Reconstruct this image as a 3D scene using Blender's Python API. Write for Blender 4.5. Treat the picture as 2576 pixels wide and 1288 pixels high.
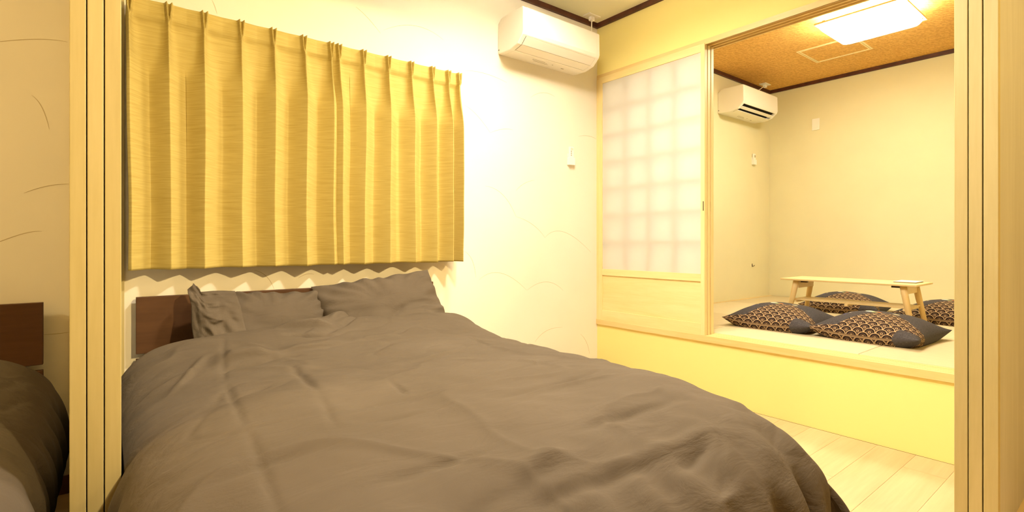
import bpy, math, random
import numpy as np
from mathutils import Vector, noise

for o in list(bpy.data.objects):
    bpy.data.objects.remove(o)
scene = bpy.context.scene
COL = scene.collection

# ------------------------------------------------------------------ camera, world, exposure
FPX, CXP, HYP, YAW, EYE = 1290.0, 1288.0, 610.0, math.radians(38.36), 0.990
cam_d = bpy.data.cameras.new('camera')
cam_d.sensor_fit = 'HORIZONTAL'
cam_d.sensor_width = 36.0
cam_d.lens = 36.0 * FPX / 2576.0
cam_d.shift_y = (HYP - 644.0) / 2576.0
cam_d.clip_start = 0.02
cam = bpy.data.objects.new('camera', cam_d)
cam.location = (0, 0, EYE)
cam.rotation_euler = (math.pi / 2, 0, -YAW)
COL.objects.link(cam)
scene.camera = cam

world = bpy.data.worlds.new('world')
scene.world = world
world.use_nodes = True
world.node_tree.nodes['Background'].inputs[0].default_value = (1.0, 0.8, 0.5, 1)
world.node_tree.nodes['Background'].inputs[1].default_value = 0.0

vs = scene.view_settings
vs.view_transform = 'Standard'
vs.look = 'None'
vs.gamma = 1.0
vs.use_curve_mapping = False
vs.exposure = 0.0

# lamp strengths (emission of the diffusers of the lamps built below)
L_BED, C_BED = 90.0, (1.0, 0.895, 0.745)
L_BED2 = 570.0
L_TAT, C_TAT = 53.0, (1.0, 0.945, 0.75)
P_SPOT, C_HALL = 520.0, (1.0, 0.75, 0.36)
L_DOOR_FILL = 1050.0
L_LEFT, C_LEFT = 410.0, (1.0, 0.79, 0.42)

# ------------------------------------------------------------------ measures (metres)
BY = 2.685      # back wall
RX = 2.96       # wall with the opening to the tatami room
CZ = 2.664      # ceiling
TX = 5.756      # far wall of the tatami room
TZ = 0.406      # tatami level
LX, FY, TFY = -2.7, -2.3, -0.3


def ground(u, v, z):
    a = (u - CXP) / FPX
    b = (HYP - v) / FPX
    s, c = math.sin(YAW), math.cos(YAW)
    t = (z - EYE) / b
    return ((s + a * c) * t, (c - a * s) * t)


# ------------------------------------------------------------------ materials
def new_mat(name):
    m = bpy.data.materials.new(name)
    m.use_nodes = True
    nt = m.node_tree
    bs = nt.nodes['Principled BSDF']
    return m, nt, bs


def nd(nt, typ, ins=None, **kw):
    n = nt.nodes.new(typ)
    for k, v in kw.items():
        setattr(n, k, v)
    if ins:
        for k, v in ins.items():
            if isinstance(v, bpy.types.NodeSocket):
                nt.links.new(v, n.inputs[k])
            else:
                n.inputs[k].default_value = v
    return n


def mth(nt, op, a, b=0.0, c=0.0):
    n = nd(nt, 'ShaderNodeMath', {0: a, 1: b, 2: c}, operation=op)
    return n.outputs[0]


def ramp(nt, fac, stops, interp='LINEAR'):
    r = nd(nt, 'ShaderNodeValToRGB', {0: fac})
    r.color_ramp.interpolation = interp
    e = r.color_ramp.elements
    while len(e) < len(stops):
        e.new(0.5)
    for k, (p, c) in enumerate(stops):
        e[k].position = p
        e[k].color = (c[0], c[1], c[2], 1)
    return r.outputs[0]


def plain(name, col, rough=0.6, spec=0.3, nscale=0, namp=0.06, bump=0.0, bscale=200, coords='Object', stretch=(1, 1, 1), metal=0):
    m, nt, bs = new_mat(name)
    bs.inputs['Roughness'].default_value = rough
    bs.inputs['Specular IOR Level'].default_value = spec
    bs.inputs['Metallic'].default_value = metal
    bs.inputs['Base Color'].default_value = (*col, 1)
    if nscale or bump:
        tc = nd(nt, 'ShaderNodeTexCoord')
        mp = nd(nt, 'ShaderNodeMapping', {'Vector': tc.outputs[coords], 'Scale': stretch})
    if nscale:
        n = nd(nt, 'ShaderNodeTexNoise', {'Vector': mp.outputs[0], 'Scale': nscale, 'Detail': 4.0})
        lo = tuple(c * (1 - namp) for c in col)
        hi = tuple(min(1, c * (1 + namp)) for c in col)
        nt.links.new(ramp(nt, n.outputs[0], [(0.3, lo), (0.7, hi)]), bs.inputs['Base Color'])
    if bump:
        n2 = nd(nt, 'ShaderNodeTexNoise', {'Vector': mp.outputs[0], 'Scale': bscale, 'Detail': 3.0})
        b = nd(nt, 'ShaderNodeBump', {'Height': n2.outputs[0], 'Strength': bump, 'Distance': 0.002})
        nt.links.new(b.outputs[0], bs.inputs['Normal'])
    return m


def wood(name, c1, c2, axis, rough=0.45, scale=14, spec=0.35, knots=False):
    """axis = grain direction; colour bands stretched along it"""
    m, nt, bs = new_mat(name)
    bs.inputs['Roughness'].default_value = rough
    bs.inputs['Specular IOR Level'].default_value = spec
    tc = nd(nt, 'ShaderNodeTexCoord')
    oi = nd(nt, 'ShaderNodeObjectInfo')
    off = nd(nt, 'ShaderNodeVectorMath', {0: tc.outputs['Object'], 1: oi.outputs['Random']}, operation='ADD')
    offm = nd(nt, 'ShaderNodeVectorMath', {0: oi.outputs['Random'], 1: (37, 17, 29)}, operation='MULTIPLY')
    nt.links.new(offm.outputs[0], off.inputs[1])
    st = [1.0, 1.0, 1.0]
    st[axis] = 0.07
    mp = nd(nt, 'ShaderNodeMapping', {'Vector': off.outputs[0], 'Scale': tuple(st)})
    n = nd(nt, 'ShaderNodeTexNoise', {'Vector': mp.outputs[0], 'Scale': float(scale), 'Detail': 6.0, 'Roughness': 0.6, 'Distortion': 0.8})
    n2 = nd(nt, 'ShaderNodeTexNoise', {'Vector': mp.outputs[0], 'Scale': float(scale * 9), 'Detail': 2.0})
    f = mth(nt, 'ADD', mth(nt, 'MULTIPLY', n.outputs[0], 0.75), mth(nt, 'MULTIPLY', n2.outputs[0], 0.25))
    col = ramp(nt, f, [(0.32, c1), (0.66, c2)])
    if knots:
        mk = nd(nt, 'ShaderNodeMapping', {'Vector': off.outputs[0], 'Scale': tuple(2.2 if k == axis else 6.0 for k in range(3))})
        v = nd(nt, 'ShaderNodeTexVoronoi', {'Vector': mk.outputs[0], 'Scale': 1.0, 'Randomness': 1.0})
        kf = ramp(nt, v.outputs['Distance'], [(0.035, (1, 1, 1)), (0.11, (0, 0, 0))])
        mx = nd(nt, 'ShaderNodeMix', {'Factor': kf, 'A': col, 'B': (c1[0] * 0.62, c1[1] * 0.45, c1[2] * 0.3, 1)}, data_type='RGBA')
        col = mx.outputs['Result']
    nt.links.new(col, bs.inputs['Base Color'])
    b = nd(nt, 'ShaderNodeBump', {'Height': n2.outputs[0], 'Strength': 0.08, 'Distance': 0.001})
    nt.links.new(b.outputs[0], bs.inputs['Normal'])
    return m


def emit(name, col, strength):
    m, nt, bs = new_mat(name)
    bs.inputs['Base Color'].default_value = (0.9, 0.9, 0.9, 1)
    bs.inputs['Emission Color'].default_value = (*col, 1)
    bs.inputs['Emission Strength'].default_value = strength
    return m


M = {}
M['plaster'] = plain('cream_plaster', (0.83, 0.765, 0.61), 0.85, 0.1, 3, 0.02, 0.12, 60)
M['hall'] = plain('tan_hall_bounce_cut', (0.46, 0.36, 0.22), 0.85, 0.1, 3, 0.03, 0.1, 80)  # unseen walls, toned dark to cut light bounced from the camera side
M['plaster_line_shade'] = plain('plaster_trowel_shade', (0.52, 0.42, 0.25), 0.9, 0.1)  # darker than the wall: shade of the trowel grooves put into colour
M['yellow'] = plain('yellow_wallpaper', (0.90, 0.765, 0.29), 0.8, 0.15, 2, 0.015, 0.10, 300)
M['tat_wall'] = plain('sand_plaster', (0.78, 0.72, 0.47), 0.9, 0.1, 4, 0.02, 0.2, 250)
M['ceiling'] = plain('cream_ceiling', (0.94, 0.92, 0.72), 0.85, 0.1, 2, 0.02)
M['trim'] = plain('dark_brown_trim', (0.075, 0.022, 0.010), 0.5, 0.4, 20, 0.3)
M['baseboard'] = plain('brown_baseboard', (0.16, 0.055, 0.02), 0.5, 0.4, 12, 0.2)
M['door_v'] = wood('pale_wood_upright', (0.44, 0.355, 0.145), (0.52, 0.43, 0.20), 2)
M['door_face'] = wood('pale_wood_sheet', (0.46, 0.44, 0.38), (0.55, 0.53, 0.47), 2, 0.4)
M['sill_y'] = wood('pale_wood_along_opening', (0.74, 0.52, 0.20), (0.84, 0.64, 0.30), 1, 0.4)
M['shoji_v'] = wood('shoji_wood_upright', (0.80, 0.62, 0.26), (0.88, 0.72, 0.36), 2, 0.45)
M['shoji_y'] = wood('shoji_wood_across', (0.80, 0.62, 0.26), (0.88, 0.72, 0.36), 1, 0.45)
M['lattice'] = wood('shoji_lattice_shaded_wood', (0.46, 0.32, 0.13), (0.56, 0.40, 0.18), 2, 0.5)  # darker than the frame wood, standing for the bars' shadow behind the paper
M['plank'] = wood('laminate_plank', (0.55, 0.385, 0.19), (0.67, 0.50, 0.27), 0, 0.4, 9, 0.4, True)
M['subfloor'] = plain('subfloor', (0.2, 0.12, 0.06), 0.8)
M['table'] = wood('beech_table', (0.76, 0.56, 0.26), (0.86, 0.68, 0.36), 1, 0.4)
M['table_v'] = wood('beech_table_leg', (0.76, 0.54, 0.24), (0.86, 0.66, 0.34), 2, 0.4)
M['headboard'] = wood('brown_headboard', (0.064, 0.027, 0.009), (0.095, 0.042, 0.015), 0, 0.5, 10, 0.2)
M['white'] = plain('white_plastic', (0.90, 0.86, 0.76), 0.35, 0.4)
M['grey'] = plain('grey_mark', (0.42, 0.36, 0.25), 0.5)
M['black'] = plain('slot_shade', (0.015, 0.011, 0.008), 0.7)  # near-black stands for the shade inside vents and screw recess
M['steel'] = plain('dark_steel', (0.10, 0.06, 0.04), 0.4, 0.5, metal=0.6)
M['paper_sheet'] = plain('white_paper', (0.92, 0.90, 0.84), 0.6)
M['white_rim'] = plain('cream_lamp_rim', (0.80, 0.64, 0.36), 0.5)
M['hatch'] = plain('cream_hatch_frame', (0.90, 0.74, 0.40), 0.5)
M['mattress'] = plain('mattress_fabric', (0.6, 0.55, 0.45), 0.9)
M['em_bed'] = emit('bedroom_lamp_glow', C_BED, L_BED)
M['em_tat'] = emit('tatami_lamp_glow', C_TAT, L_TAT)
M['em_door_fill'] = emit('added_door_fill_glow', C_HALL, L_DOOR_FILL)
M['em_bed2'] = emit('bedroom_spot_glow', C_BED, L_BED2)
M['em_ceiling_fill'] = emit('added_ceiling_fill_glow', C_BED, 95.0)  # added glow on the lamp side that lifts the ceiling
M['em_left'] = emit('left_lamp_glow', C_LEFT, L_LEFT)


def fabric(name, c1, c2, wscale, wamp, rough=0.85):
    m, nt, bs = new_mat(name)
    bs.inputs['Roughness'].default_value = rough
    bs.inputs['Specular IOR Level'].default_value = 0.06
    tc = nd(nt, 'ShaderNodeTexCoord')
    n = nd(nt, 'ShaderNodeTexNoise', {'Vector': tc.outputs['Object'], 'Scale': 3.0, 'Detail': 4.0})
    nt.links.new(ramp(nt, n.outputs[0], [(0.3, c1), (0.7, c2)]), bs.inputs['Base Color'])
    mp = nd(nt, 'ShaderNodeMapping', {'Vector': tc.outputs['Object'], 'Scale': (0.35, 1.0, 1.0), 'Rotation': (0, 0, 0.25)})
    w1 = nd(nt, 'ShaderNodeTexNoise', {'Vector': mp.outputs[0], 'Scale': float(wscale), 'Detail': 5.0, 'Roughness': 0.55, 'Distortion': 0.6})
    b1 = nd(nt, 'ShaderNodeBump', {'Height': w1.outputs[0], 'Strength': float(wamp), 'Distance': 0.01})
    wv = nd(nt, 'ShaderNodeTexNoise', {'Vector': tc.outputs['Object'], 'Scale': 700.0, 'Detail': 1.0})
    b2 = nd(nt, 'ShaderNodeBump', {'Height': wv.outputs[0], 'Strength': 0.12, 'Distance': 0.001, 'Normal': b1.outputs[0]})
    nt.links.new(b2.outputs[0], bs.inputs['Normal'])
    return m


M['duvet'] = fabric('brown_cotton', (0.090, 0.070, 0.048), (0.107, 0.084, 0.059), 14, 0.8)

# curtain: slubbed gold weave
m, nt, bs = new_mat('gold_curtain_weave')
bs.inputs['Roughness'].default_value = 0.75
bs.inputs['Specular IOR Level'].default_value = 0.2
tc = nd(nt, 'ShaderNodeTexCoord')
mp = nd(nt, 'ShaderNodeMapping', {'Vector': tc.outputs['Object'], 'Scale': (9.0, 9.0, 260.0)})
n = nd(nt, 'ShaderNodeTexNoise', {'Vector': mp.outputs[0], 'Scale': 1.0, 'Detail': 4.0})
nt.links.new(ramp(nt, n.outputs[0], [(0.3, (0.42, 0.318, 0.082)), (0.7, (0.51, 0.398, 0.122))]), bs.inputs['Base Color'])
b = nd(nt, 'ShaderNodeBump', {'Height': n.outputs[0], 'Strength': 0.15, 'Distance': 0.001})
nt.links.new(b.outputs[0], bs.inputs['Normal'])
M['curtain'] = m

# shoji paper: translucent
m, nt, bs = new_mat('shoji_paper')
nt.nodes.remove(bs)
tc = nd(nt, 'ShaderNodeTexCoord')
n = nd(nt, 'ShaderNodeTexNoise', {'Vector': tc.outputs['Object'], 'Scale': 25.0, 'Detail': 5.0})
cl = ramp(nt, n.outputs[0], [(0.3, (0.930, 0.915, 0.860)), (0.7, (0.940, 0.925, 0.870))])
d = nd(nt, 'ShaderNodeBsdfDiffuse', {'Color': cl})
t = nd(nt, 'ShaderNodeBsdfTranslucent', {'Color': cl})
mx0 = nd(nt, 'ShaderNodeMixShader', {0: 0.34, 1: d.outputs[0], 2: t.outputs[0]})
tr = nd(nt, 'ShaderNodeBsdfTransparent')
mx = nd(nt, 'ShaderNodeMixShader', {0: 0.27, 1: mx0.outputs[0], 2: tr.outputs[0]})
nt.links.new(mx.outputs[0], nt.nodes['Material Output'].inputs[0])
M['shoji_paper'] = m

# woven ceiling of the tatami room
m, nt, bs = new_mat('woven_brown_ceiling')
bs.inputs['Roughness'].default_value = 0.7
tc = nd(nt, 'ShaderNodeTexCoord')
mp = nd(nt, 'ShaderNodeMapping', {'Vector': tc.outputs['Object'], 'Scale': (1.0, 1.0, 1.0), 'Rotation': (0, 0, 0.0)})
wv = nd(nt, 'ShaderNodeTexWave', {'Vector': mp.outputs[0], 'Scale': 13.0, 'Distortion': 7.0, 'Detail': 2.0, 'Detail Scale': 2.4}, bands_direction='DIAGONAL')
n = nd(nt, 'ShaderNodeTexNoise', {'Vector': mp.outputs[0], 'Scale': 45.0, 'Detail': 3.0})
f = mth(nt, 'ADD', mth(nt, 'MULTIPLY', wv.outputs[0], 0.5), mth(nt, 'MULTIPLY', n.outputs[0], 0.5))
nt.links.new(ramp(nt, f, [(0.25, (0.61, 0.32, 0.070)), (0.75, (0.82, 0.50, 0.135))]), bs.inputs['Base Color'])
b = nd(nt, 'ShaderNodeBump', {'Height': f, 'Strength': 0.35, 'Distance': 0.004})
nt.links.new(b.outputs[0], bs.inputs['Normal'])
M['woven'] = m


def tatami(name, axis, c1, c2):
    m, nt, bs = new_mat(name)
    bs.inputs['Roughness'].default_value = 0.65
    tc = nd(nt, 'ShaderNodeTexCoord')
    sc = [12.0, 12.0, 12.0]
    sc[1 - axis] = 420.0
    mp = nd(nt, 'ShaderNodeMapping', {'Vector': tc.outputs['Object'], 'Scale': tuple(sc)})
    n = nd(nt, 'ShaderNodeTexNoise', {'Vector': mp.outputs[0], 'Scale': 1.0, 'Detail': 3.0})
    nt.links.new(ramp(nt, n.outputs[0], [(0.3, c1), (0.7, c2)]), bs.inputs['Base Color'])
    b = nd(nt, 'ShaderNodeBump', {'Height': n.outputs[0], 'Strength': 0.2, 'Distance': 0.001})
    nt.links.new(b.outputs[0], bs.inputs['Normal'])
    return m


M['tat0'] = tatami('rush_mat_lengthwise', 0, (0.64, 0.54, 0.33), (0.72, 0.61, 0.39))
M['tat1'] = tatami('rush_mat_crosswise', 1, (0.59, 0.48, 0.28), (0.66, 0.55, 0.33))  # darker tone paints the sheen change of the turned weave

# cushion cover: charcoal cloth with a scalloped wave print, mask and motif from attributes
m, nt, bs = new_mat('wave_print_cotton')
bs.inputs['Roughness'].default_value = 0.85
bs.inputs['Specular IOR Level'].default_value = 0.15
uv = nd(nt, 'ShaderNodeUVMap', uv_map='UVMap')
sp = nd(nt, 'ShaderNodeSeparateXYZ', {0: uv.outputs[0]})
PX = mth(nt, 'MULTIPLY', sp.outputs[0], 9.5)
PY = mth(nt, 'MULTIPLY', sp.outputs[1], 9.5)
k0 = mth(nt, 'FLOOR', mth(nt, 'MULTIPLY', PY, 2.0))


def scale_dist(k):
    odd = mth(nt, 'MULTIPLY', mth(nt, 'FLOORED_MODULO', k, 2.0), 0.5)
    xx = mth(nt, 'SUBTRACT', mth(nt, 'FLOORED_MODULO', mth(nt, 'ADD', PX, odd), 1.0), 0.5)
    yy = mth(nt, 'SUBTRACT', PY, mth(nt, 'MULTIPLY', k, 0.5))
    return mth(nt, 'SQRT', mth(nt, 'ADD', mth(nt, 'MULTIPLY', xx, xx), mth(nt, 'MULTIPLY', yy, yy)))


dA = scale_dist(k0)
dB = scale_dist(mth(nt, 'ADD', k0, 1.0))
inA = mth(nt, 'LESS_THAN', dA, 0.5)
dd = mth(nt, 'ADD', mth(nt, 'MULTIPLY', dA, inA), mth(nt, 'MULTIPLY', dB, mth(nt, 'SUBTRACT', 1.0, inA)))
gold, brn, drk = (0.46, 0.32, 0.175), (0.110, 0.062, 0.034), (0.012, 0.008, 0.010)
pat = ramp(nt, mth(nt, 'MULTIPLY', dd, 2.0), [(0.0, brn), (0.16, gold), (0.26, drk), (0.40, brn), (0.56, drk), (0.78, brn), (0.86, gold)], 'CONSTANT')
at = nd(nt, 'ShaderNodeAttribute', attribute_name='print_mask')
mo = nd(nt, 'ShaderNodeAttribute', attribute_name='motif')
nb = nd(nt, 'ShaderNodeTexNoise', {'Vector': uv.outputs[0], 'Scale': 60.0, 'Detail': 3.0})
base = ramp(nt, nb.outputs[0], [(0.3, (0.048, 0.043, 0.046)), (0.7, (0.082, 0.073, 0.076))])
step = mth(nt, 'GREATER_THAN', at.outputs['Fac'], 0.5)
mx = nd(nt, 'ShaderNodeMix', {'Factor': step, 'A': base, 'B': pat}, data_type='RGBA')
mx2 = nd(nt, 'ShaderNodeMix', {'Factor': mo.outputs['Alpha'], 'A': mx.outputs['Result'], 'B': mo.outputs['Color']}, data_type='RGBA')
nt.links.new(mx2.outputs['Result'], bs.inputs['Base Color'])
b = nd(nt, 'ShaderNodeBump', {'Height': nb.outputs[0], 'Strength': 0.25, 'Distance': 0.003})
nt.links.new(b.outputs[0], bs.inputs['Normal'])
M['cushion'] = m

# ------------------------------------------------------------------ builders
ORG = {}


def tag(o, label=None, cat=None, group=None, kind=None):
    if label:
        o['label'] = label
    if cat:
        o['category'] = cat
    if group:
        o['group'] = group
    if kind:
        o['kind'] = kind
    return o


def empty(name, loc, label=None, cat=None, group=None, parent=None):
    o = bpy.data.objects.new(name, None)
    COL.objects.link(o)
    o.empty_display_size = 0.05
    p = np.array(ORG[parent.name]) if parent else np.zeros(3)
    o.location = np.array(loc, float) - p
    if parent:
        o.parent = parent
    ORG[o.name] = tuple(loc)
    return tag(o, label, cat, group)


def mk(name, V, F, mat, parent=None, smooth=False, org=None):
    """V in world coordinates; one mesh object"""
    V = np.array(V, float)
    if org is None:
        lo, hi = V.min(0), V.max(0)
        org = ((lo[0] + hi[0]) / 2, (lo[1] + hi[1]) / 2, lo[2])
    org = np.array(org, float)
    me = bpy.data.meshes.new(name)
    me.from_pydata([tuple(v) for v in (V - org)], [], F)
    me.update()
    if smooth:
        me.polygons.foreach_set('use_smooth', [True] * len(me.polygons))
    if mat:
        me.materials.append(mat)
    o = bpy.data.objects.new(name, me)
    COL.objects.link(o)
    p = np.array(ORG[parent.name]) if parent else np.zeros(3)
    o.location = org - p
    if parent:
        o.parent = parent
    ORG[o.name] = tuple(org)
    return o


BF = [(0, 3, 2, 1), (4, 5, 6, 7), (0, 1, 5, 4), (1, 2, 6, 5), (2, 3, 7, 6), (3, 0, 4, 7)]


def bxv(x0, x1, y0, y1, z0, z1):
    return [(x0, y0, z0), (x1, y0, z0), (x1, y1, z0), (x0, y1, z0), (x0, y0, z1), (x1, y0, z1), (x1, y1, z1), (x0, y1, z1)]


def bevel(o, w, seg=2):
    md = o.modifiers.new('bevel', 'BEVEL')
    md.width = w
    md.segments = seg
    md.limit_method = 'ANGLE'
    return o


def box(name, x0, x1, y0, y1, z0, z1, mat, parent=None, bv=0.0):
    o = mk(name, bxv(x0, x1, y0, y1, z0, z1), BF, mat, parent)
    if bv:
        bevel(o, bv)
    return o


def boxes(name, lst, mat, parent=None, bv=0.0):
    V, F = [], []
    for b_ in lst:
        k = len(V)
        V += bxv(*b_)
        F += [tuple(i + k for i in f) for f in BF]
    o = mk(name, V, F, mat, parent)
    if bv:
        bevel(o, bv)
    return o


def prism_x(name, prof, x0, x1, mat, parent=None, bv=0.0):
    """polygon prof [(y,z)] extruded along x"""
    n = len(prof)
    V = [(x0, y, z) for y, z in prof] + [(x1, y, z) for y, z in prof]
    F = [tuple(range(n)), tuple(range(2 * n - 1, n - 1, -1))]
    F += [(i, i + n, (i + 1) % n + n, (i + 1) % n) for i in range(n)]
    F = [tuple(reversed(f)) for f in F]
    o = mk(name, V, F, mat, parent)
    if bv:
        bevel(o, bv, 3)
    return o


def tube(name, pts, radii, mat, parent=None, seg=12, caps=True):
    pts = [Vector(p) for p in pts]
    if not hasattr(radii, '__len__'):
        radii = [radii] * len(pts)
    V, F = [], []
    for i, p in enumerate(pts):
        d_ = (pts[min(i + 1, len(pts) - 1)] - pts[max(i - 1, 0)]).normalized()
        up = Vector((0, 0, 1)) if abs(d_.z) < 0.9 else Vector((0, 1, 0))
        a_ = d_.cross(up).normalized()
        b_ = d_.cross(a_).normalized()
        for k in range(seg):
            t_ = 2 * math.pi * k / seg
            V.append(tuple(p + (a_ * math.cos(t_) + b_ * math.sin(t_)) * radii[i]))
    for i in range(len(pts) - 1):
        for k in range(seg):
            F.append((i * seg + k, i * seg + (k + 1) % seg, (i + 1) * seg + (k + 1) % seg, (i + 1) * seg + k))
    if caps:
        F.append(tuple(range(seg - 1, -1, -1)))
        F.append(tuple((len(pts) - 1) * seg + k for k in range(seg)))
    return mk(name, V, F, mat, parent, smooth=True)


def lathe(name, prof, cx, cy, mat, parent=None, seg=40):
    V, F = [], []
    for r, z in prof:
        for k in range(seg):
            t_ = 2 * math.pi * k / seg
            V.append((cx + r * math.cos(t_), cy + r * math.sin(t_), z))
    for i in range(len(prof) - 1):
        for k in range(seg):
            F.append((i * seg + k, i * seg + (k + 1) % seg, (i + 1) * seg + (k + 1) % seg, (i + 1) * seg + k))
    F.append(tuple(range(seg)))
    F.append(tuple((len(prof) - 1) * seg + k for k in range(seg - 1, -1, -1)))
    return mk(name, V, F, mat, parent, smooth=True)


def copy_tree(o, parent=None, dx=(0, 0, 0)):
    c = o.copy()
    COL.objects.link(c)
    c.parent = parent
    if parent is None:
        c.location = Vector(o.location) + Vector(dx)
    for ch in list(o.children):
        copy_tree(ch, c)
    return c


def struct(o):
    o['kind'] = 'structure'
    return o


# ------------------------------------------------------------------ room shell
w_back = struct(box('wall_back', LX, RX, BY, BY + 0.12, 0, CZ, M['plaster']))
struct(box('wall_left', LX - 0.12, LX, FY, BY, 0, CZ, M['hall']))
struct(box('wall_front', LX, RX, FY - 0.12, FY, 0, CZ, M['hall']))
struct(boxes('wall_right', [(RX, RX + 0.10, 0.46, BY, 2.270, CZ), (RX, RX + 0.10, 0.46, BY, 0, 0.366), (RX, RX + 0.10, FY, 0.46, 0, CZ)], M['yellow']))
struct(box('ceiling', LX, RX, FY, BY, CZ, CZ + 0.06, M['ceiling']))
# partition heads above the two sliding door openings, and an added light-blocking wall
struct(box('wall_partition', -0.10, 0.052, 0.46, BY, 2.43, CZ, M['plaster']))
struct(boxes('wall_partition', [(-0.19, RX, 0.30, 0.46, 2.43, CZ), (LX, -0.19, 0.24, 0.37, 0, CZ)], M['hall']))  # second box: unseen wall added to keep hall light off the neighbouring bed
struct(box('trim_1', -0.094, 0.056, 0.46, BY, 2.40, 2.43, M['sill_y']))
struct(box('trim_2', -0.19, RX, 0.315, 0.446, 2.40, 2.43, M['door_v']))
struct(box('trim_3', -0.105, 0.059, BY - 0.024, BY, 0, 2.40, M['door_v']))
# tatami room
struct(box('wall_back', RX + 0.10, TX, BY, BY + 0.12, 0, CZ, M['tat_wall']))
struct(box('wall_right', TX, TX + 0.12, TFY, BY + 0.12, 0, CZ, M['tat_wall']))
struct(box('wall_front', RX + 0.10, TX, TFY - 0.12, TFY, 0, CZ, M['tat_wall']))
struct(box('ceiling', RX + 0.10, TX, TFY, BY, CZ, CZ + 0.06, M['woven']))
# dark cornices
struct(box('trim_4', 0.052, RX, BY - 0.022, BY, CZ - 0.034, CZ, M['trim']))
struct(box('trim_5', RX - 0.022, RX, 0.46, BY - 0.022, CZ - 0.034, CZ, M['trim']))
struct(box('trim_6', RX + 0.10, TX, BY - 0.022, BY, CZ - 0.034, CZ, M['trim']))
struct(box('trim_7', TX - 0.022, TX, TFY, BY - 0.022, CZ - 0.034, CZ, M['trim']))
struct(box('baseboard_back', 0.06, RX, BY - 0.010, BY, 0, 0.070, M['baseboard']))
struct(box('baseboard_left', LX, -0.105, BY - 0.010, BY, 0, 0.070, M['baseboard']))

# floor: laminate planks on a subfloor
fl = struct(box('floor', LX, RX, FY, BY, -0.05, -0.009, M['subfloor']))
random.seed(3)
PW, PL = 0.152, 1.52
pme = None
row = 0
y = BY - PW / 2 - 0.004
while y > FY:
    x = RX - 0.003 - [0.85, 0.20, 1.30, 0.55][row % 4]
    ends = [RX - 0.003]
    while x > LX:
        ends.append(x)
        x -= PL
    ends.append(LX + 0.003)
    for a_, b_ in zip(ends[:-1], ends[1:]):
        ln = a_ - b_ - 0.0012
        if ln < 0.03:
            continue
        full = abs(ln - (PL - 0.0012)) < 1e-6
        if full and pme:
            o = bpy.data.objects.new('plank', pme)
            COL.objects.link(o)
            o.parent = fl
            o.location = np.array(((a_ + b_) / 2, y, -0.009)) - np.array(ORG[fl.name])
        else:
            o = box('plank', b_ + 0.0006, a_ - 0.0006, y - PW / 2 + 0.0005, y + PW / 2 - 0.0005, -0.009, 0.0, M['plank'], fl)
            if full:
                pme = o.data
    row += 1
    y -= PW

# raised tatami floor: square borderless mats
tf = struct(box('floor', RX + 0.10, TX, TFY, BY, 0, TZ - 0.03, M['subfloor']))
MS = 0.893
ys = [0.981 + MS * k for k in (-2, -1, 0, 1)] + [BY - 0.035]
xs = [3.094 + (TX - 0.02 - 3.094) / 3 * k for k in range(4)]
for i in range(3):
    for j in range(4):
        ya, yb = max(ys[j], TFY + 0.01), ys[j + 1]
        bevel(box('tatami_mat', xs[i] + 0.0012, xs[i + 1] - 0.0012, ya + 0.0012, yb - 0.0012, TZ - 0.03, TZ, M['tat%d' % ((i + j) % 2)], tf), 0.003)
struct(box('trim_8', 3.09, TX, BY - 0.034, BY, TZ - 0.03, TZ + 0.001, M['sill_y']))

# opening: head with three grooves, sill with grooves, corner post
hd = [(RX - 0.004, RX + 0.002, 0.46, BY, 2.236, 2.270)]
hd += [(RX + 0.002, RX + 0.124, 0.46, BY, 2.258, 2.270)]
for gx in (0.0, 0.037, 0.075, 0.112):
    hd.append((RX + gx - 0.003, RX + gx + 0.008, 0.46, BY, 2.236, 2.259))
struct(boxes('trim_9', hd, M['sill_y']))
sl = [(RX - 0.012, RX + 0.132, 0.46, BY, 0.366, 0.400)]
for gx in (-0.012, 0.026, 0.064, 0.102):
    sl.append((RX + gx, RX + gx + 0.030, 0.46, BY, 0.400, 0.404))
struct(boxes('trim_10', sl, M['sill_y']))
struct(box('trim_11', RX - 0.006, RX + 0.124, BY - 0.030, BY, 0.404, 2.236, M['shoji_v']))
struct(box('trim_12', RX - 0.006, RX + 0.124, 0.46, 0.50, 0.404, 2.236, M['shoji_v']))

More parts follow.
